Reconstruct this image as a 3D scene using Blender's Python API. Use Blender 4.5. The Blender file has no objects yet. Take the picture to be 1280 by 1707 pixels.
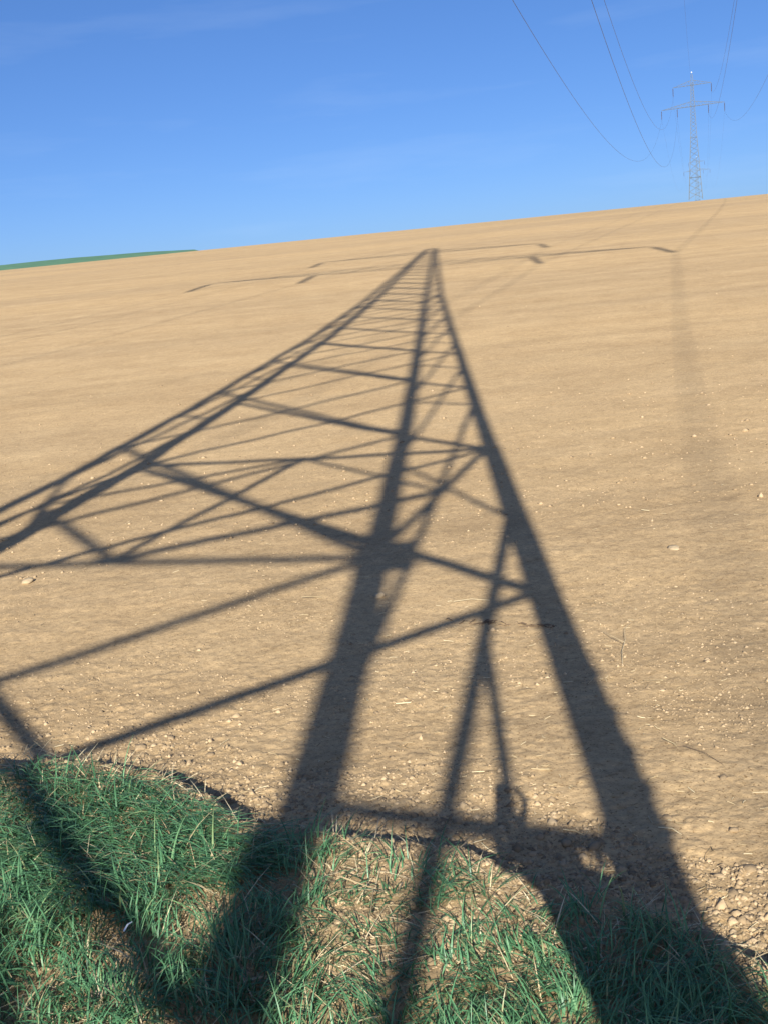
import bpy, bmesh, math, random
import numpy as np
from mathutils import Vector, Matrix
random.seed(7); RNG = np.random.default_rng(11)
sc = bpy.context.scene; COL = sc.collection

# ------------------------------------------------------------------ camera
CAM_Z = 3.04
P_, R_ = 0.211581, 0.100845                 # pitch down, roll
down0 = Vector((0, -math.sin(P_), -math.cos(P_))); fwd = Vector((0, math.cos(P_), -math.sin(P_)))
cr = Vector((1, 0, 0)) * math.cos(R_) + down0 * math.sin(R_)
cd = Vector((-1, 0, 0)) * math.sin(R_) + down0 * math.cos(R_)
cam = bpy.data.cameras.new('camera'); co = bpy.data.objects.new('camera', cam); COL.objects.link(co)
M = Matrix((cr, -cd, -fwd)).transposed().to_4x4(); M.translation = (0, 0, CAM_Z); co.matrix_world = M
cam.sensor_fit = 'VERTICAL'; cam.sensor_height = 24; cam.sensor_width = 18
cam.lens = 1739.94 / 1707 * 24; cam.clip_start = 0.02; cam.clip_end = 6000
sc.camera = co
# ------------------------------------------------------------------ sky, sun, exposure
SAZ, SEL = 0.099979, 0.473356               # direction shadows run, sun elevation
w = bpy.data.worlds.new('World'); sc.world = w; w.use_nodes = True
nt = w.node_tree; nt.nodes.clear()
sky = nt.nodes.new('ShaderNodeTexSky'); sky.sky_type = 'NISHITA'; sky.sun_disc = False
sky.sun_elevation = SEL; sky.sun_rotation = math.pi + SAZ
sky.altitude = 300; sky.air_density = 0.62; sky.dust_density = 1.6; sky.ozone_density = 7.0
hsv = nt.nodes.new('ShaderNodeHueSaturation'); hsv.inputs['Saturation'].default_value = 1.15; hsv.inputs['Hue'].default_value = 0.508
gm_ = nt.nodes.new('ShaderNodeGamma'); gm_.inputs[1].default_value = 0.8
bg = nt.nodes.new('ShaderNodeBackground'); bg.inputs[1].default_value = 0.105
wo = nt.nodes.new('ShaderNodeOutputWorld')
nt.links.new(sky.outputs[0], gm_.inputs[0]); nt.links.new(gm_.outputs[0], hsv.inputs['Color']); tcw = nt.nodes.new('ShaderNodeTexCoord'); mpw = nt.nodes.new('ShaderNodeMapping'); mpw.inputs['Scale'].default_value = (2.2, 2.2, 16); mpw.inputs['Location'].default_value = (.4, 1.1, .3)
nw = nt.nodes.new('ShaderNodeTexNoise'); nw.inputs['Scale'].default_value = 1.6; nw.inputs['Detail'].default_value = 7; nw.inputs['Roughness'].default_value = .55
rw = nt.nodes.new('ShaderNodeMapRange'); rw.inputs[1].default_value = .52; rw.inputs[2].default_value = .80; rw.inputs[3].default_value = 0; rw.inputs[4].default_value = .09
mw = nt.nodes.new('ShaderNodeMix'); mw.data_type = 'RGBA'; mw.inputs[7].default_value = (4.2, 4.9, 5.6, 1)      # thin high cirrus
nt.links.new(tcw.outputs['Generated'], mpw.inputs[0]); nt.links.new(mpw.outputs[0], nw.inputs['Vector']); nt.links.new(nw.outputs[0], rw.inputs[0]); nt.links.new(rw.outputs[0], mw.inputs[0]); nt.links.new(hsv.outputs[0], mw.inputs[6])
nt.links.new(mw.outputs[2], bg.inputs[0]); nt.links.new(bg.outputs[0], wo.inputs[0])
SUN = Vector((math.sin(SAZ) * math.cos(SEL), math.cos(SAZ) * math.cos(SEL), -math.sin(SEL)))
sl = bpy.data.lights.new('sun', 'SUN'); sl.energy = 5.0; sl.angle = math.radians(0.42); sl.color = (1, 0.955, 0.87)
so = bpy.data.objects.new('sun', sl); COL.objects.link(so); so.rotation_euler = SUN.to_track_quat('-Z', 'Y').to_euler()
so.location = (0, -20, 40)
sc.view_settings.view_transform = 'Standard'; sc.view_settings.look = 'None'
sc.view_settings.exposure = 0.95; sc.view_settings.gamma = 1; sc.view_settings.use_curve_mapping = False

# ------------------------------------------------------------------ helpers
def props(o, label=None, cat=None, group=None, kind=None):
    if label: o['label'] = label
    if cat: o['category'] = cat
    if group: o['group'] = group
    if kind: o['kind'] = kind
    return o
def link(name, me, mat=None, parent=None):
    o = bpy.data.objects.new(name, me); COL.objects.link(o)
    if mat is not None and me is not None and len(me.materials) == 0: me.materials.append(mat)
    if parent: o.parent = parent
    return o
def mesh_np(name, V, F, smooth=False, attr=None):
    V = np.asarray(V, np.float32); F = np.asarray(F, np.int32)
    me = bpy.data.meshes.new(name); k = F.shape[1]
    me.vertices.add(len(V)); me.vertices.foreach_set('co', V.ravel())
    me.loops.add(F.size); me.loops.foreach_set('vertex_index', F.ravel())
    me.polygons.add(len(F)); me.polygons.foreach_set('loop_start', np.arange(0, F.size, k, dtype=np.int32))
    me.polygons.foreach_set('loop_total', np.full(len(F), k, np.int32))
    if smooth: me.polygons.foreach_set('use_smooth', np.ones(len(F), bool))
    me.update(calc_edges=True)
    if attr:
        for n, a in attr.items():
            at = me.attributes.new(n, 'FLOAT', 'POINT'); at.data.foreach_set('value', np.asarray(a, np.float32))
    return me
def empty(name, loc=(0, 0, 0)):
    o = bpy.data.objects.new(name, None); COL.objects.link(o); o.location = loc; o.empty_display_size = .2; return o

def hash2(ix, iy, s):
    h = (ix.astype(np.int64) * 374761393 + iy.astype(np.int64) * 668265263 + s * 982451653) & 0xffffffff
    h = ((h ^ (h >> 13)) * 1274126177) & 0xffffffff
    return ((h ^ (h >> 16)) & 0xffffff) / float(0xffffff)
def vn(x, y, s=0):                            # value noise 0..1
    ix = np.floor(x); iy = np.floor(y); fx = x - ix; fy = y - iy
    fx = fx * fx * (3 - 2 * fx); fy = fy * fy * (3 - 2 * fy)
    a = hash2(ix, iy, s); b = hash2(ix + 1, iy, s); c = hash2(ix, iy + 1, s); d = hash2(ix + 1, iy + 1, s)
    return (a + (b - a) * fx) * (1 - fy) + (c + (d - c) * fx) * fy
def clodn(x, y, s=0):                         # domes on jittered cells 0..1
    ix = np.floor(x); iy = np.floor(y); best = np.zeros_like(x)
    for dx in (-1, 0, 1):
        for dy in (-1, 0, 1):
            cx = ix + dx; cy = iy + dy
            px = cx + hash2(cx, cy, s); py = cy + hash2(cx, cy, s + 1); r = .25 + .45 * hash2(cx, cy, s + 2)
            k = hash2(cx, cy, s + 3)
            d = ((x - px) ** 2 + (y - py) ** 2) / (r * r)
            best = np.maximum(best, np.sqrt(np.clip(1 - d, 0, 1)) * r * (k > .62))
    return best

# ------------------------------------------------------------------ terrain
S = 1.9
EX = [-40, -8, -3, -.9, -.66, -.52, -.38, -.28, -.23, -.13, -.04, .05, .11, .2, .26, .32, .6, 1.4, 5, 40]
EY = [1.5, 1.75, 1.7, 1.68, 1.63, 1.58, 1.49, 1.38, 1.3, 1.25, 1.21, 1.167, 1.09, 1.04, .97, .88, .72, .6, .62, .6]
def smooth(t): t = np.clip(t, 0, 1); return t * t * (3 - 2 * t)
def edge_dist(X, Y):                          # metres on the grass side of the field edge (positive)
    return (np.interp(X / S, EX, EY) * S - Y) + .05 * (vn(X * 5, Y * 5, 3) - .5) + .05 * (vn(X * 14, Y * 14, 4) - .5)
P2 = np.array([54.169, 171.293])
def base_h(X, Y):
    X = np.asarray(X, float); Y = np.asarray(Y, float); x = X / S; y = Y / S
    xc = np.clip(x, -12, 12)
    yk = np.clip(y, 0, 100); quad = .000269 * yk ** 2 + np.where(y > 100, (y - 100) * .0538, 0)
    yy = np.maximum(y, .72)
    z = -.001106 * x + .090705 * yy - quad + (.904713 + .014376 * xc * np.exp(-(x / 14) ** 2)) * np.exp(-yy / 7.27) + .0345 * np.exp(-yy / 1.2)
    z = z + .55 * np.exp(-((x - P2[0]) ** 2 + (y - P2[1]) ** 2) / 500)
    z = z * S
    z += .095 * smooth((np.interp(x, EX, EY) - y) / .08 + .5) * np.where(y < 2.5, 1, 0)
    b = smooth((.74 - y) / .5)                # bank falls to the foot of the pylon
    z = z * (1 - b) + 1.42 * b
    return z
def relief(X, Y, cell):
    n = lambda L, s: (vn(X / L, Y / L, s) - .5) * smooth((L / np.maximum(cell, 1e-4) - 1.5) / 2)
    near = np.exp(-np.hypot(X, Y) / 60)
    h = .05 * n(5.3, 20) + .022 * n(1.3, 21) + .012 * n(.43, 22) + .0045 * n(.15, 23) + .0026 * n(.06, 24) + .0018 * n(.027, 25)
    g = smooth(edge_dist(X, Y) / .15)
    roughness = .55 + .9 * vn(X / .9, Y / .9, 31) + .5 * np.exp(-(np.abs(edge_dist(X, Y) + .35) / .5) ** 2)
    c = .0045 * clodn(X / .055, Y / .055, 40) * smooth((.06 / cell - 1) / 2) + .003 * clodn(X / .024, Y / .024, 50) * smooth((.026 / cell - 1) / 2)
    till = .005 * (vn(X / 2.6 + 9, (Y + .05 * X) / .13, 61) - .5) * smooth((.13 / cell - 1) / 2)
    return h * (1 + .7 * g) + (c * roughness + till) * (1 - .4 * g)

# polar grid, fine where the field is near, coarse behind
fa = np.radians(np.linspace(-30, 33, 640)); ca = np.radians(np.concatenate([np.linspace(33, 180, 45)[1:], np.linspace(-180, -30, 45)[1:-1]]))
ang = np.concatenate([fa, ca]); NA = len(ang)
inv = np.linspace(1 / 1.35, 1 / 170., 980); rad = np.concatenate([[.02, .3, .6, .9, 1.1, 1.25], 1 / inv, [185, 200, 230, 270, 320, 400, 500, 650, 900, 1300, 2000, 3000]])
NR = len(rad)
A_, R2 = np.meshgrid(ang, rad); X = (R2 * np.sin(A_)); Y = (R2 * np.cos(A_))
dr = np.gradient(rad)[:, None]; cell = np.maximum(np.broadcast_to(dr, X.shape) * .6, R2 * .0017)
Z = base_h(X, Y) + relief(X, Y, cell)
i, j = np.meshgrid(np.arange(NR - 1), np.arange(NA), indexing='ij'); j2 = (j + 1) % NA
F = np.stack([i * NA + j, i * NA + j2, (i + 1) * NA + j2, (i + 1) * NA + j], -1).reshape(-1, 4)[:, ::-1]
V = np.stack([X, Y, Z], -1).reshape(-1, 3)
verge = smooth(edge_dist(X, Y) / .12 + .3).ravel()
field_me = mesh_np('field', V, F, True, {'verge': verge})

# ------------------------------------------------------------------ materials
def mat(name):
    m = bpy.data.materials.new(name); m.use_nodes = True; n = m.node_tree
    return m, n, n.nodes['Principled BSDF']
def N(n, t, **k):
    o = n.nodes.new(t)
    for a, b in k.items():
        if a in o.inputs: o.inputs[a].default_value = b
        else: setattr(o, a, b)
    return o
def ramp(n, src, stops):
    r = n.nodes.new('ShaderNodeValToRGB'); n.links.new(src, r.inputs[0]); e = r.color_ramp.elements
    while len(e) < len(stops): e.new(.5)
    for q, (p, c) in zip(e, stops): q.position = p; q.color = (*c, 1)
    return r.outputs[0]
def mix(n, mode, fac, a, b):
    m = n.nodes.new('ShaderNodeMix'); m.data_type = 'RGBA'; m.blend_type = mode
    for s, v in ((m.inputs[0], fac), (m.inputs[6], a), (m.inputs[7], b)):
        if hasattr(v, 'is_linked'): n.links.new(v, s)
        else: s.default_value = v if isinstance(v, (int, float)) else (*v, 1)
    return m.outputs[2]
def soil_mat():
    m, n, b = mat('loess_soil'); L = n.links.new
    g = N(n, 'ShaderNodeNewGeometry'); pos = g.outputs['Position']
    n1 = N(n, 'ShaderNodeTexNoise', Scale=.9, Detail=6., Roughness=.6); L(pos, n1.inputs['Vector'])
    n2 = N(n, 'ShaderNodeTexNoise', Scale=38., Detail=5., Roughness=.7); L(pos, n2.inputs['Vector'])
    mp = N(n, 'ShaderNodeMapping'); mp.inputs['Scale'].default_value = (.05, .75, 0); mp.inputs['Rotation'].default_value = (0, 0, math.radians(-3)); L(pos, mp.inputs[0])
    n3 = N(n, 'ShaderNodeTexNoise', Scale=1., Detail=4., Roughness=.6); L(mp.outputs[0], n3.inputs['Vector'])
    mp2 = N(n, 'ShaderNodeMapping'); mp2.inputs['Scale'].default_value = (.02, .1, 0); mp2.inputs['Rotation'].default_value = (0, 0, math.radians(6)); L(pos, mp2.inputs[0])
    n4 = N(n, 'ShaderNodeTexNoise', Scale=1., Detail=3.); L(mp2.outputs[0], n4.inputs['Vector'])
    c = ramp(n, n1.outputs[0], [(.3, (.430, .300, .158)), (.7, (.492, .352, .190))])
    c = mix(n, 'MULTIPLY', 1., c, ramp(n, n2.outputs[0], [(.28, (.70, .68, .66)), (.5, (.98, .98, .98)), (.72, (1.16, 1.16, 1.14))]))
    n5 = N(n, 'ShaderNodeTexNoise', Scale=9., Detail=9., Roughness=.85); L(pos, n5.inputs['Vector'])
    c = mix(n, 'MULTIPLY', 1., c, ramp(n, n5.outputs[0], [(.36, (.84, .83, .81)), (.5, (1, 1, 1)), (.64, (1.1, 1.1, 1.1))]))
    c = mix(n, 'MULTIPLY', .5, c, ramp(n, n3.outputs[0], [(.36, (.84, .83, .80)), (.6, (1.06, 1.06, 1.04))]))
    c = mix(n, 'MULTIPLY', .8, c, ramp(n, n4.outputs[0], [(.35, (.88, .88, .90)), (.65, (1.06, 1.04, 1.0))]))
    # crumbs: pale and dark flecks of the soil itself
    v = N(n, 'ShaderNodeTexVoronoi', Scale=45.); L(pos, v.inputs['Vector'])
    fl = N(n, 'ShaderNodeTexNoise', Scale=130., Detail=2.); L(pos, fl.inputs['Vector'])
    c = mix(n, 'MULTIPLY', 1., c, ramp(n, fl.outputs[0], [(.31, (.50, .46, .40)), (.40, (1, 1, 1)), (.64, (1, 1, 1)), (.72, (1.28, 1.27, 1.22))]))
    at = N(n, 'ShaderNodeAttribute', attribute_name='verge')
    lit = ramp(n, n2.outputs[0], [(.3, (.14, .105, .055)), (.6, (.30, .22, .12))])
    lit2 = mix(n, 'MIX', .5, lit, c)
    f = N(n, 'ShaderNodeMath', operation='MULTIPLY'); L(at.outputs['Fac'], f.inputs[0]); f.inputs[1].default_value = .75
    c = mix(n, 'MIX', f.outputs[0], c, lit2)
    L(c, b.inputs['Base Color']); b.inputs['Roughness'].default_value = .95; b.inputs['Specular IOR Level'].default_value = .15
    nb = N(n, 'ShaderNodeTexNoise', Scale=85., Detail=6., Roughness=.75); L(pos, nb.inputs['Vector'])
    bp = N(n, 'ShaderNodeBump', Strength=.45, Distance=.006); L(nb.outputs[0], bp.inputs['Height'])
    bp2 = N(n, 'ShaderNodeBump', Strength=.12, Distance=.006); L(v.outputs['Distance'], bp2.inputs['Height']); L(bp.outputs[0], bp2.inputs['Normal'])
    nb3 = N(n, 'ShaderNodeTexNoise', Scale=7., Detail=5., Roughness=.7); L(pos, nb3.inputs['Vector'])
    n6 = N(n, 'ShaderNodeTexNoise', Scale=1.6, Detail=12., Roughness=.92); L(pos, n6.inputs['Vector'])
    c2_ = mix(n, 'MULTIPLY', 1., b.inputs['Base Color'].links[0].from_socket, ramp(n, n6.outputs[0], [(.38, (.88, .87, .86)), (.5, (1, 1, 1)), (.62, (1.08, 1.08, 1.08))])); L(c2_, b.inputs['Base Color'])
    nb4 = N(n, 'ShaderNodeTexNoise', Scale=260., Detail=3., Roughness=.6); L(pos, nb4.inputs['Vector'])
    bp4 = N(n, 'ShaderNodeBump', Strength=.35, Distance=.003); L(nb4.outputs[0], bp4.inputs['Height']); L(bp2.outputs[0], bp4.inputs['Normal'])
    bp3 = N(n, 'ShaderNodeBump', Strength=.15, Distance=.05); L(nb3.outputs[0], bp3.inputs['Height']); L(bp4.outputs[0], bp3.inputs['Normal'])
    L(bp3.outputs[0], b.inputs['Normal'])
    return m
SOIL = soil_mat()
def rnd_mat(name, stops, rough=.8, trans=0, bump=None):
    m, n, b = mat(name); L = n.links.new
    at = N(n, 'ShaderNodeAttribute', attribute_name='rnd')
    c = ramp(n, at.outputs['Fac'], stops); L(c, b.inputs['Base Color']); b.inputs['Roughness'].default_value = rough
    b.inputs['Specular IOR Level'].default_value = .3
    if trans:
        tr = N(n, 'ShaderNodeBsdfTranslucent'); L(c, tr.inputs[0]); mx = N(n, 'ShaderNodeMixShader'); mx.inputs[0].default_value = trans
        L(b.outputs[0], mx.inputs[1]); L(tr.outputs[0], mx.inputs[2]); L(mx.outputs[0], n.nodes['Material Output'].inputs[0])
    if bump:
        g = N(n, 'ShaderNodeNewGeometry'); q = N(n, 'ShaderNodeTexNoise', Scale=bump, Detail=5.); L(g.outputs['Position'], q.inputs['Vector'])
        bb = N(n, 'ShaderNodeBump', Strength=.6, Distance=.006); L(q.outputs[0], bb.inputs['Height']); L(bb.outputs[0], b.inputs['Normal'])
    return m
GRASS = rnd_mat('grass_blade', [(0, (.046, .118, .054)), (.35, (.080, .205, .095)), (.72, (.130, .280, .135)), (.86, (.19, .29, .12)), (.94, (.28, .30, .15)), (1, (.42, .36, .20))], .42, .22)
STRAW = rnd_mat('dry_straw', [(0, (.22, .16, .09)), (.5, (.44, .35, .20)), (1, (.62, .53, .34))], .7)
CLOD = rnd_mat('soil_crumb', [(0, (.20, .145, .085)), (.5, (.34, .245, .14)), (1, (.45, .335, .20))], .95, 0, 90)
STONE = rnd_mat('pale_stone', [(0, (.36, .27, .16)), (1, (.48, .38, .24))], .85, 0, 60)
def simple(name, col, rough=.6, metal=0, nscale=20, var=.25):
    m, n, b = mat(name); L = n.links.new
    t = N(n, 'ShaderNodeTexCoord'); q = N(n, 'ShaderNodeTexNoise', Scale=float(nscale), Detail=6.); L(t.outputs['Object'], q.inputs['Vector'])
    lo = tuple(c * (1 - var) for c in col); hi = tuple(min(1, c * (1 + var)) for c in col)
    L(ramp(n, q.outputs[0], [(.3, lo), (.7, hi)]), b.inputs['Base Color']); b.inputs['Roughness'].default_value = rough; b.inputs['Metallic'].default_value = metal
    return m
STEEL = simple('galvanised_steel', (.06, .072, .07), .6, .0, 4)
CONC = simple('concrete', (.36, .34, .30), .9, 0, 12)
GLASSI = simple('brown_porcelain', (.07, .045, .035), .3, 0, 5)
WIRE = simple('weathered_conductor', (.10, .10, .11), .5, .4, 2)
YEL = simple('yellow_enamel', (.62, .45, .05), .5, 0, 10)
WHITE = simple('white_plate', (.8, .8, .8), .3, 0, 5, .05)
DENIM = simple('blue_denim', (.05, .07, .13), .9, 0, 60)
JACK = simple('dark_jacket_cloth', (.05, .055, .06), .9, 0, 60)
SKIN = simple('skin', (.50, .30, .21), .5, 0, 30, .08)
HAIR = simple('brown_hair', (.06, .035, .02), .6, 0, 90)
SHOE = simple('dark_leather', (.03, .025, .02), .5, 0, 40)
PHONE = simple('black_plastic', (.02, .02, .022), .3, 0, 5, .05)
def green_mat():
    m, n, b = mat('winter_crop'); g = N(n, 'ShaderNodeNewGeometry'); q = N(n, 'ShaderNodeTexNoise', Scale=.35, Detail=6.); n.links.new(g.outputs['Position'], q.inputs['Vector'])
    n.links.new(ramp(n, q.outputs[0], [(.3, (.045, .13, .07)), (.7, (.08, .18, .09))]), b.inputs['Base Color']); b.inputs['Roughness'].default_value = .9
    return m
GREEN = green_mat()

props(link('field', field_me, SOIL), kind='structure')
# green crop field on the next rise, left behind the brown one
ga = np.radians(np.linspace(-75, -5, 140)); gr = np.linspace(158, 330, 60)
GA, GR = np.meshgrid(ga, gr)
slope = np.interp(np.degrees(GA), [-60, -30, -18.3, -14.6, -10.8, -8.4, -7.2], [.034, .046, .0497, .0507, .0500, .0484, .040])
top = CAM_Z + slope * 240
GZ = top - 9 * (np.abs(GR - 240) / 90) ** 1.7 + .15 * vn(GR * np.sin(GA) / 9, GR * np.cos(GA) / 9, 77)
ii, jj = np.meshgrid(np.arange(59), np.arange(139), indexing='ij')
GF = np.stack([ii * 140 + jj, ii * 140 + jj + 1, (ii + 1) * 140 + jj + 1, (ii + 1) * 140 + jj], -1).reshape(-1, 4)[:, ::-1]
props(link('green_crop_field', mesh_np('green_crop_field', np.stack([GR * np.sin(GA), GR * np.cos(GA), GZ], -1).reshape(-1, 3), GF, True), GREEN), kind='structure')

# ------------------------------------------------------------------ pylons
PX, PY, PSI = -1.18832 * S, -2.127974 * S, 0.308985
W0, Z1, W1, ZT, WT = 1.080397, 9.997, .48127, 19.282, .106443
ZL, ZU, SL_, SU_, SI_, LI = 14.60328, 17.716064, 4.722634, 2.868157, 2.341996, 1.393879
RSP, DZ2 = 182.042498 * S, 9.613665 * S
RING = 3.960894
def hw(z): return W0 + (W1 - W0) * z / Z1 if z < Z1 else W1 + (WT - W1) * (z - Z1) / (ZT - Z1)
def P3(a, l, z): return Vector((a * S, l * S, z * S))          # pylon frame: a along the arms, l along the line
def angle_bar(bm, p, q, wd, f1, f2, th=None, w2=None):                   # rolled angle section from p to q, flanges towards f1 and f2
    th = th or max(.008, wd * .1); d = (q - p).normalized()
    f1 = (f1 - d * f1.dot(d)).normalized(); f2 = (f2 - d * f2.dot(d) - f1 * f2.dot(f1)).normalized()
    w2 = w2 or wd; prof = [(0, 0), (wd, 0), (wd, th), (th, th), (th, w2), (0, w2)]
    o1, o2 = (-wd / 2, -wd / 2) if th == .014 else (-wd / 2, 0)
    r = [[bm.verts.new(e + f1 * (u + o1) + f2 * (v + o2)) for u, v in prof] for e in (p, q)]
    for k in range(6): bm.faces.new((r[0][k], r[0][(k + 1) % 6], r[1][(k + 1) % 6], r[1][k]))
    bm.faces.new(r[0][::-1]); bm.faces.new(r[1])
def bm_link(name, bm, m, parent):
    bmesh.ops.recalc_face_normals(bm, faces=bm.faces); me = bpy.data.meshes.new(name); bm.to_mesh(me); bm.free(); return link(name, me, m, parent)
def box(bm, c, sx, sy, sz, rot=None):
    g = bmesh.ops.create_cube(bm, size=1); vs = g['verts']
    for v in vs:
        v.co = Vector((v.co.x * sx, v.co.y * sy, v.co.z * sz))
        if rot: v.co = rot @ v.co
        v.co += Vector(c)
def tube(bm, pts, rs, n=8, caps=True):
    rings = []
    for k, p in enumerate(pts):
        d = (pts[min(k + 1, len(pts) - 1)] - pts[max(k - 1, 0)]).normalized()
        u = d.orthogonal().normalized() if abs(d.z) > .9 else d.cross(Vector((0, 0, 1))).normalized(); v = d.cross(u)
        rings.append([bm.verts.new(p + (u * math.cos(2 * math.pi * t / n) + v * math.sin(2 * math.pi * t / n)) * rs[k]) for t in range(n)])
    for a, b in zip(rings, rings[1:]):
        for t in range(n): bm.faces.new((a[t], a[(t + 1) % n], b[(t + 1) % n], b[t]))
    if caps: bm.faces.new(rings[0][::-1]); bm.faces.new(rings[-1])
ax, al_, az_ = Vector((1, 0, 0)), Vector((0, 1, 0)), Vector((0, 0, 1))
DBN = [.80, 1.811, 2.872, 3.961, 5.088, 6.15, 7.1, 7.95, 8.7, 9.38, 10.0, 10.7, 11.35, 11.95, 12.5, 13.02, 13.5, 13.95, ZL, 15.2, 15.75, 16.25, 16.75, 17.25, ZU, 18.2]
DCN = [1.3, 2.274, 3.267, 4.707, 5.65, 6.6, 7.5, 8.3, 9.05, 9.7, 10.35, 11.05, 11.65, 12.25, 12.8, 13.25, 13.7, 14.15, 14.6, 15.45, 16.0, 16.5, 17.0, 17.5, 18.0]
def make_pylon(detail):
    root = empty('lattice_pylon')
    # four legs
    for sa in (1, -1):
        for sl2 in (1, -1):
            bm = bmesh.new(); zs = [.62, RING, Z1, ZT]
            for k, wd in enumerate((.155, .14, .12)):
                z0, z1 = zs[k], zs[k + 1]
                angle_bar(bm, P3(sa * hw(z0), sl2 * hw(z0), z0), P3(sa * hw(z1), sl2 * hw(z1), z1), wd, -ax * sa, -al_ * sl2, .014)
            bm_link('leg', bm, STEEL, root)
            if not detail: continue
            bm = bmesh.new(); b0 = P3(sa * hw(.62), sl2 * hw(.62), .62)
            box(bm, b0 + Vector((0, 0, -.25)), .6, .6, 1.2); bmesh.ops.bevel(bm, geom=bm.edges[:], offset=.03, segments=2, affect='EDGES')
            bm_link('footing', bm, CONC, root)
    def brace(F, t1, z1, t2, z2, wd):
        def q(t, z):
            h = hw(z); return {'DB': P3(t * h, h, z), 'CA': P3(t * h, -h, z), 'DC': P3(h, t * h, z), 'BA': P3(-h, t * h, z)}[F]
        nrm = {'DB': -al_, 'CA': al_, 'DC': -ax, 'BA': ax}[F]
        a, b = q(t1, z1), q(t2, z2); d = (b - a).normalized()
        bm = bmesh.new(); angle_bar(bm, a, b, wd, d.cross(nrm), nrm, None, .022 if F == 'DB' and max(z1, z2) < 3.4 else None); return bm_link('brace', bm, STEEL, root)
    for F, nodes in (('DB', DBN), ('CA', DBN), ('DC', DCN), ('BA', DCN)):
        for z0, z1 in zip(nodes, nodes[1:]):
            wd = ((.068 if F == 'DC' else .056) if z1 < 3.4 else .052 if z1 < 5.2 else .048 if z1 < 10.5 else .042) * (1.25 if F in ('CA', 'BA') else 1)
            brace(F, -1, z0, 1, z1, wd); brace(F, 1, z0, -1, z1, wd)
        if F in ('DC', 'BA'): brace(F, -1, 1.3, 1, .8, .06); brace(F, 1, 1.3, -1, .8, .06)
        for zr in (RING, Z1, ZL, ZU): brace(F, -1, zr, 1, zr, .07)
    # plan bracing of the lower ring: a diamond between the mid points and a cross tie
    h = hw(RING); mids = [P3(0, h, RING), P3(h, 0, RING), P3(0, -h, RING), P3(-h, 0, RING)]
    for a, b in [(0, 1), (1, 2), (2, 3), (3, 0), (0, 2)]:
        bm = bmesh.new(); angle_bar(bm, mids[a], mids[b], .055, az_.cross(mids[b] - mids[a]), az_); bm_link('plan_brace', bm, STEEL, root)
    if detail:
        # short upright between the lowest diagonals of the front face
        bm = bmesh.new(); t = .84; tube(bm, [P3(t * hw(2.787), hw(2.787), 2.787), P3(t * hw(2.3), hw(2.3), 2.31)], [.022, .022], 8); bm_link('upright_tie', bm, STEEL, root)
        # splice bolts on the leg nearest the photographer
        for zb in (2.305, 2.365, 2.43, 2.505, 2.60):
            p = P3(hw(zb), hw(zb), zb); bm = bmesh.new(); tube(bm, [p + Vector((.05, -.02, 0)), p + Vector((.112, -.02, 0))], [.026, .022], 6); bm_link('bolt', bm, STEEL, root)
        bm = bmesh.new(); zb = 3.975; box(bm, P3(hw(zb), -hw(zb), zb) + Vector((.075, -.02, 0)), .33, .008, .32); bm_link('sign_plate', bm, YEL, root)
    # crossarms
    for (span, zz, up) in ((SL_, ZL, .72), (SU_, ZU, .72)):
        for sa in (1, -1):
            arm = bmesh.new(); tip = P3(sa * span, 0, zz)
            lo = [P3(sa * hw(zz), s2 * hw(zz), zz) for s2 in (1, -1)]; hi = [P3(sa * hw(zz + up), s2 * hw(zz + up), zz + up) for s2 in (1, -1)]
            for p in lo: angle_bar(arm, p, tip, .07, az_, al_)
            for p in hi: angle_bar(arm, p, tip, .06, az_, al_)
            n = 7 if span > 4 else 5
            for k in range(n):
                t0, t1 = k / n, (k + .5) / n; t2 = (k + 1) / n
                L0 = [p.lerp(tip, t0) for p in lo]; L1 = [p.lerp(tip, t1) for p in lo]; L2 = [p.lerp(tip, t2) for p in lo]; H1 = [p.lerp(tip, t1) for p in hi]
                angle_bar(arm, L0[0], L1[1], .035, az_, al_); angle_bar(arm, L1[1], L2[0] + Vector((0, .002, 0)), .035, az_, al_)
                for s2 in (0, 1):
                    angle_bar(arm, L0[s2], H1[s2], .035, ax, al_); angle_bar(arm, H1[s2], L2[s2] + Vector((0, .002, 0)), .035, ax, al_)
            bm_link('crossarm', arm, STEEL, root)
    for a, zz in ((-SL_, ZL), (-SI_, ZL), (SI_, ZL), (SL_, ZL), (-SU_, ZU), (SU_, ZU)):
        bm = bmesh.new(); top = P3(a, 0, zz); Ln = LI * S; pts = []; rs = []
        pts += [top, top - az_ * .28]; rs += [.02, .02]; nd = 14; seg = (Ln - .5) / nd
        for k in range(nd):
            z0 = -.28 - k * seg
            for dz, r in ((.0, .045), (-.25, .05), (-.55, .135), (-.75, .125), (-.8, .045)):
                pts.append(top + az_ * (z0 + dz * seg - .001)); rs.append(r)
        pts.append(top - az_ * Ln); rs.append(.03)
        tube(bm, pts, rs, 8); bm_link('insulator_string', bm, GLASSI, root)
    bm = bmesh.new(); box(bm, P3(0, 0, ZT) + Vector((0, -.02, .2)), .10, .10, .5); bm_link('peak_cap', bm, STEEL, root)
    return root
near = make_pylon(True)
near.location = (PX, PY, 0); near.rotation_euler.z = -PSI
props(near, 'tall grey lattice power pylon behind the photographer, casting its long shadow over the field', 'pylon')
mid = make_pylon(False)
dirv = Vector((math.sin(PSI), math.cos(PSI), 0))
mid.location = Vector((PX, PY, DZ2)) + dirv * RSP; mid.rotation_euler.z = -PSI
props(mid, 'grey lattice power pylon with two crossarms, nearer and larger of the two on the skyline', 'pylon', 'power pylons standing beyond the brown field')
bm = bmesh.new(); box(bm, P3(0, 0, ZT) + Vector((0, -.08, .62)), .24, .05, .24); bm_link('marker_plate', bm, WHITE, mid)
far = mid.copy(); COL.objects.link(far)
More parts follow.
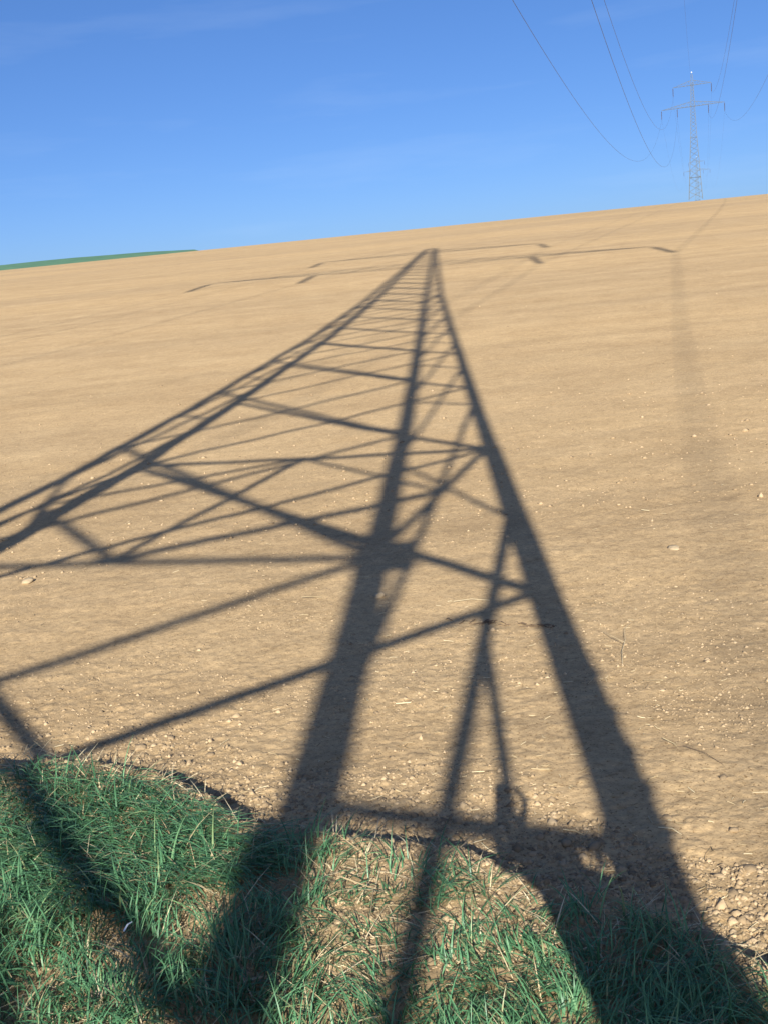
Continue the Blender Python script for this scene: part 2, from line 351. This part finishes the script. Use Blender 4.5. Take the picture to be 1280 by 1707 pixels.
for ch in mid.children:
    c = ch.copy(); COL.objects.link(c); c.parent = far
far.location = Vector((PX, PY, 17.7 * S)) + dirv * (428 * S)
far['label'] = 'farther and smaller lattice power pylon, seen overlapping the foot of the nearer one'
# wires
def wire(name, A, B, sag, label, group, r=.017, n=90):
    bm = bmesh.new(); pts = []
    for k in range(n + 1):
        t = k / n; p = A.lerp(B, t); p.z -= 4 * sag * t * (1 - t); pts.append(p)
    tube(bm, pts, [r] * (n + 1), 5); o = bm_link(name, bm, WIRE, None); props(o, label, 'wire', group); return o
def attach(base, a, z): return Vector(base) + Matrix.Rotation(-PSI, 3, 'Z') @ P3(a, 0, z)
b0, b1, b2 = Vector((PX, PY, 0)), mid.location.copy(), far.location.copy()
bb = b0 - (Matrix.Rotation(math.radians(-0.8), 3, 'Z') @ dirv) * RSP * .9 + Vector((0, 0, -6))
WS = [(-SL_, ZL - LI, 8.5, 'outermost left conductor, long black wire furthest left in the sky'),
      (-SI_, ZL - LI, 9.3, 'inner left conductor of the lower crossarm, dropping right of the outermost left wire'),
      (-SU_, ZU - LI, 9.0, 'left conductor of the upper crossarm, thin wire just right of the inner left one'),
      (SU_, ZU - LI, 4.2, 'right conductor of the upper crossarm, steep wire passing beside the pylon top'),
      (SI_, ZL - LI, 4.6, 'inner right conductor of the lower crossarm, steep wire close beside the upper one'),
      (SL_, ZL - LI, 5.5, 'outermost right conductor, wire sagging at the right edge of the sky')]
for (a, z, sag, lab), pos in zip(WS, ['outermost on the left', 'inner left of the lower arm', 'left of the upper arm', 'right of the upper arm', 'inner right of the lower arm', 'outermost on the right']):
    wire('power_wire', attach(b0, a, z), attach(b1, a, z), sag * S, lab, 'power wires from the near pylon to the next', .015)
    wire('power_wire', attach(b1, a, z), attach(b2, a, z), 8 * S, 'thin dark conductor between the two skyline pylons, ' + pos, 'power wires beyond the first skyline pylon', .009, 40)
    wire('power_wire', attach(b0, a, z), attach(bb, a, z), 7 * S, 'conductor running backwards behind the photographer, ' + pos, 'power wires behind the photographer')
wire('earth_wire', attach(b0, 0, ZT), attach(b1, 0, ZT), 6 * S, 'thin earth wire joining the pylon tops', None, .009)

# ------------------------------------------------------------------ grass
def blades(n, xs, ys, length, width, lean, dirn, name, seg=4, rndfn=None, curl=1.0):
    base = np.stack([xs, ys, base_h(xs, ys) - .004], -1)
    ln = length; side = np.stack([-np.sin(dirn), np.cos(dirn), np.zeros(n)], -1); fw = np.stack([np.cos(dirn), np.sin(dirn), np.zeros(n)], -1)
    P = base.copy(); Vs = []; twist = RNG.uniform(-.9, .9, n)
    for k in range(seg + 1):
        t = k / seg
        wv = width * (1 - t ** 1.6) * (.7 + .3 * min(1, t * 4)) + .0002
        sd = side * np.cos(twist * t)[:, None] + np.array([0, 0, 1.]) * np.sin(twist * t)[:, None]
        Vs.append(P - sd * wv[:, None] / 2); Vs.append(P + sd * wv[:, None] / 2)
        th = lean + curl * t
        P = P + (fw * np.sin(th)[:, None] + np.array([0, 0, 1.]) * np.cos(th)[:, None]) * (ln / seg)[:, None]
        g = base_h(P[:, 0], P[:, 1]) + .006; P[:, 2] = np.maximum(P[:, 2], g)
    Vv = np.stack(Vs, 1); m = 2 * (seg + 1)
    off = (np.arange(n) * m)[:, None, None]
    Fq = np.array([[2 * k, 2 * k + 1, 2 * k + 3, 2 * k + 2] for k in range(seg)])[None]
    Fq = (Fq + off).reshape(-1, 4)
    r = np.repeat(RNG.random(n) if rndfn is None else rndfn, m)
    return mesh_np(name, Vv.reshape(-1, 3), Fq, True, {'rnd': r})
def scatter(n, x0, x1, y0, y1, fn):
    xs = np.empty(0); ys = np.empty(0)
    while len(xs) < n:
        x = RNG.uniform(x0, x1, n * 2); y = RNG.uniform(y0, y1, n * 2); k = RNG.random(n * 2) < fn(x, y)
        xs = np.concatenate([xs, x[k]]); ys = np.concatenate([ys, y[k]])
    return xs[:n], ys[:n]
def bare(x, y):                               # trodden bare patch and the drier right end
    return np.clip(np.exp(-(((x + .02) / .22) ** 2 + ((y - 1.85) / .16) ** 2)) + smooth((x - .62) / .15) + np.exp(-(((x + .62) / .12) ** 2 + ((y - 1.9) / .12) ** 2)), 0, 1)
def gden(x, y):
    e = edge_dist(x, y); c = vn(x / .16, y / .16, 91); c2 = vn(x / .05, y / .05, 92); m = vn(x / .5, y / .5, 93)
    mat_left = smooth((-.25 - x) / .25) * smooth((y - 2.0) / .25)          # thick combed mat at the left edge
    d = smooth((c - .30) / .30) * (.35 + .65 * c2) * (.6 + m)
    low = smooth((1.85 - y) / .2) * .6                                       # fuller towards the near side
    return smooth((e - .09) / .12) * np.clip(.24 + d + mat_left * .8 + low * d, 0, 1) * (1 - .75 * bare(x, y)) * np.exp(-np.maximum(0, np.hypot(x, y - 1.8) - 1.15) / .6)
n = 54000; xs, ys = scatter(n, -4.5, 3.5, -.6, 3.4, gden)
mat_left = smooth((-.2 - xs) / .25) * smooth((ys - 1.95) / .25)
cx = np.floor(xs / .07); cy = np.floor(ys / .07)
tuftdir = hash2(cx, cy, 5) * 2 * math.pi
dirn = np.where(RNG.random(n) < .25 + .6 * mat_left, -.65 + 1.0 * (RNG.random(n) - .5) + .9 * (vn(xs * 3, ys * 3, 8) - .5), tuftdir + RNG.normal(0, .7, n))
length = (.035 + .08 * RNG.random(n) ** 1.5) * (.7 + .6 * vn(xs / .2, ys / .2, 12)) * (1 + .35 * mat_left)
lean = np.clip(RNG.normal(.62, .3, n) + .5 * mat_left, .02, 1.4)
gm = blades(n, xs, ys, length, RNG.uniform(.0020, .0050, n), lean, dirn, 'grass', 4, np.clip(RNG.normal(.45, .25, n), 0, 1), .95)
props(link('grass', gm, GRASS), kind='stuff', cat='grass', label='green grass growing in tufts along the near edge of the brown field')
n = 12000; xs, ys = scatter(n, -4.5, 3.5, -.6, 3.4, lambda x, y: smooth((edge_dist(x, y) + .04) / .1) * (.4 + .6 * vn(x / .1, y / .1, 70)) * np.exp(-np.maximum(0, np.hypot(x, y - 1.6) - 1.6) / 1.2))
dm = blades(n, xs, ys, RNG.uniform(.02, .11, n), RNG.uniform(.0015, .0034, n), RNG.uniform(.9, 1.55, n), RNG.uniform(0, 6.28, n), 'dry_grass', 3, RNG.random(n), .35)
props(link('dry_grass', dm, STRAW), kind='stuff', cat='dry grass', label='withered straw coloured grass lying between the green tufts')

# ------------------------------------------------------------------ soil crumbs and straw bits
def ico():
    bm = bmesh.new(); bmesh.ops.create_icosphere(bm, subdivisions=1, radius=1); V = np.array([v.co[:] for v in bm.verts]); F = np.array([[v.index for v in f.verts] for f in bm.faces]); bm.free(); return V, F
IV, IF = ico()
OV = np.array([(1, 0, 0), (-1, 0, 0), (0, 1, 0), (0, -1, 0), (0, 0, 1), (0, 0, -1)], float)
OF = np.array([(0, 2, 4), (2, 1, 4), (1, 3, 4), (3, 0, 4), (2, 0, 5), (1, 2, 5), (3, 1, 5), (0, 3, 5)])
def ico2():
    bm = bmesh.new(); bmesh.ops.create_icosphere(bm, subdivisions=2, radius=1); V = np.array([v.co[:] for v in bm.verts]); F = np.array([[v.index for v in f.verts] for f in bm.faces]); bm.free(); return V, F
def field_h(x, y): return base_h(x, y) + relief(x, y, np.full_like(x, .004))
def crumbs(xs, ys, r, name, VV=IV, FF=IF, jit=.38, sink=.0):
    n = len(xs); m = len(VV)
    J = VV[None] * (1 + RNG.uniform(-jit, jit, (n, m, 1)))
    sc3 = np.stack([RNG.uniform(.7, 1.3, n), RNG.uniform(.7, 1.2, n), RNG.uniform(.45, .85, n)], -1) * r[:, None]
    J = J * sc3[:, None]; a = RNG.uniform(0, 6.28, n); c, s = np.cos(a)[:, None], np.sin(a)[:, None]
    x2 = J[..., 0] * c - J[..., 1] * s; y2 = J[..., 0] * s + J[..., 1] * c
    z = field_h(xs, ys) + r * sink
    Vv = np.stack([x2 + xs[:, None], y2 + ys[:, None], J[..., 2] + z[:, None]], -1)
    Fv = (FF[None] + (np.arange(n) * m)[:, None, None]).reshape(-1, 3)
    return mesh_np(name, Vv.reshape(-1, 3), Fv, False, {'rnd': np.repeat(RNG.random(n), m)})
def polar(n, r0, r1, a0=-31, a1=31, pw=1.):
    u = RNG.random(n) ** pw; r = 1 / (1 / r0 + (1 / r1 - 1 / r0) * u); a = np.radians(RNG.uniform(a0, a1, n)); return r * np.sin(a), r * np.cos(a)
x, y = polar(70000, 1.7, 16); e = edge_dist(x, y)
pm = (vn(x / .5, y / .5, 33) > .35 + .25 * RNG.random(len(x))) | (e > -.5)
x, y = x[pm], y[pm]; e = e[pm]
rr = np.exp(RNG.normal(math.log(.0030), .5, len(x))) * (1 + .6 * np.exp(-((e + .2) / .35) ** 2)); rr = np.clip(rr, .0015, .015)
props(link('soil_crumbs', crumbs(x, y, rr * 1.15, 'soil_crumbs', OV, OF, .45, -.1), CLOD), kind='stuff', cat='soil crumbs', label='small crumbs of dry brown soil strewn over the near field')
x, y = polar(3600, 6, 90); rr = np.clip(np.exp(RNG.normal(math.log(.008), .4, len(x))), .004, .028)
props(link('distant_soil_crumbs', crumbs(x, y, rr, 'distant_soil_crumbs', OV, OF, .45, .1), CLOD), kind='stuff', cat='soil crumbs', label='scattered larger crumbs of soil over the middle and far field')
def straw_bits(xs, ys, ln, wd, name, tilt=.12, seed=0):
    n = len(xs); a = RNG.uniform(0, math.pi, n); z = field_h(xs, ys) + wd * .6 + .001
    d = np.stack([np.cos(a), np.sin(a), RNG.normal(0, tilt, n)], -1); s = np.stack([-np.sin(a), np.cos(a), np.zeros(n)], -1); u = np.array([0, 0, 1.])
    C = np.stack([xs, ys, z], -1); Vs = []
    bend = RNG.normal(0, .12, n)
    for t in (-.5, 0, .5):
        c = C + d * (ln * t)[:, None] + s * (ln * bend * (t * t * 4))[:, None]
        for du, ds in ((1, 0), (-.5, .87), (-.5, -.87)): Vs.append(c + (u * du + s * ds) * (wd / 2)[:, None])
    Vv = np.stack(Vs, 1)
    Fq = []
    for k in (0, 3):
        for t in range(3): Fq.append([k + t, k + (t + 1) % 3, k + 3 + (t + 1) % 3, k + 3 + t])
    Fq = (np.array(Fq)[None] + (np.arange(n) * 9)[:, None, None]).reshape(-1, 4)
    return mesh_np(name, Vv.reshape(-1, 3), Fq, False, {'rnd': np.repeat(RNG.random(n), 9)})
x, y = polar(2600, 1.6, 22, pw=1.1)
k = vn(x / .45, y / .45, 35) > .3; x, y = x[k], y[k]; n = len(x)
props(link('straw_litter', straw_bits(x, y, np.clip(RNG.lognormal(math.log(.017), .55, n), .006, .08), RNG.uniform(.0012, .003, n), 'straw_litter'), STRAW), kind='stuff', cat='straw litter', label='short pale bits of straw scattered thinly over the soil')

# single pieces that show by themselves
V2, F2 = ico2()
def piece(name, x, y, r, m, label, cat, group=None, flat=.6, seed=0):
    rs = np.random.default_rng(seed); n = len(V2)
    Vv = V2 * (1 + rs.uniform(-.24, .24, (n, 1))) * np.array([rs.uniform(.8, 1.35), rs.uniform(.75, 1.1), flat]) * r
    Vv = np.round(Vv / (r * .22)) * (r * .22) * .5 + Vv * .5
    me = mesh_np(name, Vv, F2, False, {'rnd': np.clip(rs.random() * .35 + rs.normal(0, .08, n), 0, 1)})
    o = link(name, me, m); z = float(field_h(np.array([x]), np.array([y]))[0]); o.location = (x, y, z + r * flat * .15); o.rotation_euler = (rs.uniform(-.3, .3), rs.uniform(-.3, .3), rs.uniform(0, 6.28))
    props(o, label, cat, group); return o
piece('stone', 1.376, 4.878, .030, STONE, 'flat pale round stone on bare soil right of the long shadow', 'stone', None, .3, 1)
piece('stone', -.061, 4.635, .022, STONE, 'small yellowish stone between the two thick leg shadows', 'stone', None, .8, 2)
piece('stone', -2.014, 5.637, .034, STONE, 'whitish chip of stone at the left edge of the field', 'stone', None, .45, 3)
piece('stone', -.696, 2.078, .035, CLOD, 'rounded yellow clod among the grass at lower left', 'clod', None, .6, 4)
piece('stone', -.654, 2.22, .026, CLOD, 'pale knob of earth just above the rounded yellow clod in the grass', 'clod', None, .7, 5)
piece('leaf_litter', -.626, 1.80, .035, simple('grey_dead_leaf', (.26, .2, .16), .9, 0, 80), 'grey brown lump of dead leaves in the lower left grass', 'dead leaves', None, .35, 6)
cl = [(-.87, 3.207, .026), (-.78, 3.257, .018), (-.622, 3.072, .022), (.359, 2.29, .027), (.418, 2.259, .024), (.30, 2.33, .018), (.816, 2.519, .018), (.729, 2.084, .022), (-.162, 2.652, .013),
      (-1.325, 3.864, .019), (1.096, 8.139, .028), (.519, 1.73, .028), (.57, 1.80, .022), (-.57, 2.55, .02), (-.93, 2.9, .022), (.62, 2.35, .018), (.9, 2.35, .015), (-.45, 2.8, .017), (-1.0, 3.05, .019), (-.7, 3.0, .016),
      (-.35, 2.62, .02), (-.28, 2.75, .014), (.66, 2.0, .02), (.75, 2.25, .017), (.48, 2.05, .019), (-1.15, 3.3, .02), (-.2, 2.42, .016), (.1, 2.38, .013), (1.0, 2.9, .014), (.86, 2.7, .012)]
cl = sorted(cl[:14] + cl[15:16] + cl[20:24] + cl[27:30], key=lambda c: c[0] / c[1])
ORD = 'leftmost|second|third|fourth|fifth|sixth|seventh|eighth|ninth|tenth|eleventh|twelfth|thirteenth|fourteenth|fifteenth|sixteenth|seventeenth|eighteenth|nineteenth|twentieth|twenty-first|rightmost'.split('|')
for k, (x_, y_, r_) in enumerate(cl):
    size = 'large' if r_ > .0215 else 'middling' if r_ > .0165 else 'small'; where = 'out on the open field' if y_ > 3.4 else 'beside the grass edge' if edge_dist(np.array([x_]), np.array([y_]))[0] > -.35 else 'on the bare strip past the grass'
    lab = '%s earth clod %s, %s' % (size, where, ORD[k] + (' from the left' if 0 < k < len(cl) - 1 else ' of the clods'))
    piece('soil_clod', x_, y_, r_ * .68, CLOD, lab, 'clod', 'clods of earth near the field edge', .55, 20 + k)
st = [(-.378, 4.733, .10, .0045, 1.2, 'pale straw stalk lying left of the small yellowish stone'), (-.001, 3.305, .05, .004, 1.5, 'short thick straw between the two leg shadows'),
      (.837, 3.26, .07, .003, 1.35, 'thin straw lying right of the thick right shadow, lower of two near each other'), (.749, 2.751, .085, .003, .3, 'slanting straw right of the bumpy part of the right leg shadow'),
      (.345, 4.43, .16, .003, 1.45, 'long thin straw lying in the gap beneath the shadow cross'), (1.461, 5.712, .05, .006, .7, 'broad pale straw flake far right of the shadows'),
      (.359, 2.683, .05, .004, 1.3, 'straw just above the shadow of the hand'), (-.127, 1.95, .16, .0035, .4, 'long bleached straw lying over the grass below the middle leg shadow'),
      (.64, 3.324, .08, .0028, -.5, 'straw crossing the edge of the right leg shadow')]
for k, (x_, y_, ln, wd, a, lab) in enumerate(st):
    me = straw_bits(np.array([0.]), np.array([0.]), np.array([ln]), np.array([wd]), 'straw_stalk', .03)
    co_ = np.empty(len(me.vertices) * 3, np.float32); me.vertices.foreach_get('co', co_); co_ = co_.reshape(-1, 3); co_ -= co_.mean(0)
    d = co_[-1] - co_[0]; aa = math.atan2(d[1], d[0]); c, s = math.cos(a - math.pi / 2 - aa), math.sin(a - math.pi / 2 - aa)
    co_[:, :2] = np.stack([co_[:, 0] * c - co_[:, 1] * s, co_[:, 0] * s + co_[:, 1] * c], -1); me.vertices.foreach_set('co', co_.ravel())
    o = link('straw_stalk', me, STRAW); o.location = (x_, y_, float(field_h(np.array([x_]), np.array([y_]))[0]) + wd + (.03 if y_ < 2.1 else .002)); props(o, lab, 'straw')
def twig(name, pts, r, m, label, cat):
    bm = bmesh.new(); ps = []
    for x_, y_, h_ in pts: ps.append(Vector((x_, y_, float(field_h(np.array([x_]), np.array([y_]))[0]) + h_)))
    tube(bm, ps, [r * (1 - .5 * k / len(ps)) for k in range(len(ps))], 6); return ps
def twig_thing(name, lists, r, m, label, cat):
    bm = bmesh.new()
    for pts in lists:
        ps = [Vector((x_, y_, float(field_h(np.array([x_]), np.array([y_]))[0]) + h_)) for x_, y_, h_ in pts]
        tube(bm, ps, [r * (1 - .55 * k / len(ps)) for k in range(len(ps))], 5)
    return props(bm_link(name, bm, m, None), label, cat)
DRY = simple('dark_rootlet', (.12, .08, .045), .9, 0, 50)
PALE = simple('pale_twig', (.48, .38, .22), .8, 0, 50)
rr_ = np.random.default_rng(5); lists = []
for q in range(26):
    t_ = rr_.random(); cx_, cy_ = .22 + .46 * t_ + rr_.normal(0, .01), 4.19 - .25 * t_ + rr_.normal(0, .02); a_ = rr_.normal(-.4, .6); l_ = rr_.uniform(.01, .035)
    lists.append([(cx_ - l_ * math.cos(a_), cy_ - l_ * math.sin(a_), .001), (cx_, cy_, rr_.uniform(.002, .010)), (cx_ + l_ * math.cos(a_ + .5), cy_ + l_ * math.sin(a_ + .5), .001)])
twig_thing('dark_rootlet', lists, .0026, DRY, 'dark ragged rootlets lying across the right leg shadow', 'rootlet')
twig_thing('branched_twig', [[(.77, 3.42, .002), (.80, 3.55, .012), (.84, 3.66, .022), (.87, 3.80, .02), (.92, 3.90, .004)], [(.83, 3.63, .02), (.80, 3.72, .02), (.79, 3.83, .004)]], .0014, PALE, 'small pale forked twig on the soil right of the leg shadow', 'twig')
twig_thing('curved_twig', [[(.73, 2.73, .002), (.77, 2.71, .010), (.81, 2.655, .012), (.84, 2.59, .002)]], .0012, DRY, 'dark curved twig arching over the soil at right', 'twig')
twig_thing('plastic_scrap', [[(-.61, 1.905, .05), (-.605, 1.92, .055), (-.60, 1.935, .05)]], .0022, WHITE, 'tiny white scrap caught in the lower left grass', 'scrap')

# ------------------------------------------------------------------ the photographer
def skin(name, verts, edges, m, parent, root=0, sub=2):
    me = bpy.data.meshes.new(name); me.from_pydata([v[:3] for v in verts], edges, []); o = link(name, me, m, parent)
    md = o.modifiers.new('s', 'SKIN'); md.use_smooth_shade = True
    for k, v in enumerate(verts):
        sv = me.skin_vertices[0].data[k]; sv.radius = (v[3], v[4] if len(v) > 4 else v[3]); sv.use_root = (k == root)
    o.modifiers.new('u', 'SUBSURF').levels = sub; o.modifiers['u'].render_levels = sub
    return o
GZ0 = 1.42
person = empty('person', (.18, -.42, GZ0))
props(person, 'photographer in dark jacket and jeans holding up a phone beside the pylon leg', 'person')
def loc(l): return [(x - .18, y + .42, z - GZ0, *r) for x, y, z, *r in l]
SHL, SHR = (.10, -.50, 2.92), (.28, -.43, 2.90)
ELL, WRL = (.07, -.28, 2.965), (.0, -.06, 2.895)
body = loc([(.18, -.47, 2.30, .10, .08), (.185, -.47, 2.60, .11, .08), (.19, -.46, 2.82, .09, .07), (.21, -.43, 2.92, .045), (.235, -.385, 2.975, .056, .066), (.24, -.375, 3.04, .064, .075), (.24, -.38, 3.085, .045),
            (*SHL, .04), (*ELL, .036), (*WRL, .030), (-.002, -.045, 2.925, .034),
            (*SHR, .04), (.27, -.20, 2.78, .036), (.07, -.08, 2.865, .024), (.03, -.055, 2.885, .028),
            (.11, -.47, 2.25, .07), (.08, -.44, 1.88, .05), (.07, -.45, 1.50, .034), (.25, -.47, 2.25, .07), (.28, -.44, 1.88, .05), (.30, -.45, 1.50, .034)])
skin('body', body, [(0, 1), (1, 2), (2, 3), (3, 4), (4, 5), (5, 6), (2, 7), (7, 8), (8, 9), (9, 10), (2, 11), (11, 12), (12, 13), (13, 14), (0, 15), (15, 16), (16, 17), (0, 18), (18, 19), (19, 20)], SKIN, person)
jk = loc([(.18, -.47, 2.14, .135, .11), (.185, -.47, 2.45, .13, .10), (.185, -.46, 2.70, .135, .10), (.185, -.455, 2.88, .115, .09), (.20, -.435, 2.94, .068),
          (*SHL, .066), (*ELL, .066), (.02, -.12, 2.915, .046), (*SHR, .066), (.27, -.20, 2.78, .062), (.10, -.10, 2.85, .045)])
skin('jacket', jk, [(0, 1), (1, 2), (2, 3), (3, 4), (3, 5), (5, 6), (6, 7), (3, 8), (8, 9), (9, 10)], JACK, person)
tr = loc([(.18, -.47, 2.26, .14, .115), (.11, -.47, 2.16, .095), (.08, -.41, 1.88, .068), (.07, -.45, 1.52, .055), (.25, -.47, 2.16, .095), (.28, -.41, 1.88, .068), (.30, -.45, 1.52, .055)])
skin('trousers', tr, [(0, 1), (1, 2), (2, 3), (0, 4), (4, 5), (5, 6)], DENIM, person)
for sx in (.07, .30):
    skin('shoe', loc([(sx, -.49, 1.475, .042), (sx, -.42, 1.465, .044, .04), (sx - .005, -.32, 1.455, .042, .034), (sx - .008, -.26, 1.45, .032, .028)]), [(0, 1), (1, 2), (2, 3)], SHOE, person)
skin('hair', loc([(.235, -.42, 2.99, .055, .05), (.235, -.415, 3.06, .072, .062), (.235, -.385, 3.105, .062, .05), (.235, -.345, 3.10, .035, .022)]), [(0, 1), (1, 2), (2, 3)], HAIR, person)
for sx in (-1, 1):
    skin('ear', loc([(.235 + sx * .074, -.385, 3.00, .010), (.235 + sx * .08, -.39, 3.03, .012, .008)]), [(0, 1)], SKIN, person)
    skin('eye', loc([(.235 + sx * .03, -.312, 3.03, .012), (.235 + sx * .03, -.309, 3.03, .011)]), [(0, 1)], WHITE, person, 0, 1)
skin('nose', loc([(.235, -.31, 3.025, .009), (.235, -.293, 2.995, .013), (.235, -.305, 2.985, .009)]), [(0, 1), (1, 2)], SKIN, person)
skin('mouth', loc([(.212, -.312, 2.962, .005), (.235, -.305, 2.962, .007), (.258, -.312, 2.962, .005)]), [(0, 1), (1, 2)], simple('lips', (.35, .14, .12), .5), person)
def finger(pts): skin('finger', loc([(*p, r) for p, r in zip(pts, (.010, .009, .0085, .0075))]), [(0, 1), (1, 2), (2, 3)], SKIN, person, 0, 1)
# left hand around the phone: index arches over its right side, the rest wrap the lower edge
finger([(.012, -.045, 2.935), (.034, -.035, 2.975), (.036, -.028, 3.012), (.014, -.028, 3.036)])
for k in range(3): finger([(-.028, -.045, 2.925 - .018 * k), (-.05, -.035, 2.945 - .018 * k), (-.047, -.022, 2.952 - .018 * k), (-.030, -.02, 2.955 - .018 * k)])
finger([(.02, -.05, 2.90), (.032, -.040, 2.93), (.022, -.036, 2.955), (.006, -.034, 2.965)])
# right hand supports it from below
for k in range(4): finger([(.036 - .012 * k, -.06, 2.87), (.02 - .014 * k, -.035, 2.855), (.0 - .014 * k, -.018, 2.868), (-.008 - .013 * k, -.017, 2.885)])
finger([(.045, -.055, 2.89), (.04, -.045, 2.92), (.028, -.038, 2.935), (.012, -.034, 2.94)])
bm = bmesh.new(); box(bm, (0, 0, 0), .046, .010, .108); bmesh.ops.bevel(bm, geom=bm.edges[:], offset=.003, segments=2, affect='EDGES')
ph = bm_link('phone', bm, PHONE, None); ph.location = (-.021, -.0135, CAM_Z - .046); ph.rotation_euler = (0, R_ * .6, 0)
props(ph, 'small black mobile phone held upright in both hands of the photographer', 'phone')
bm = bmesh.new(); box(bm, (0, -.0056, 0), .038, .001, .07); sc_ = bm_link('screen', bm, simple('dark_screen', (.01, .01, .012), .1), ph)
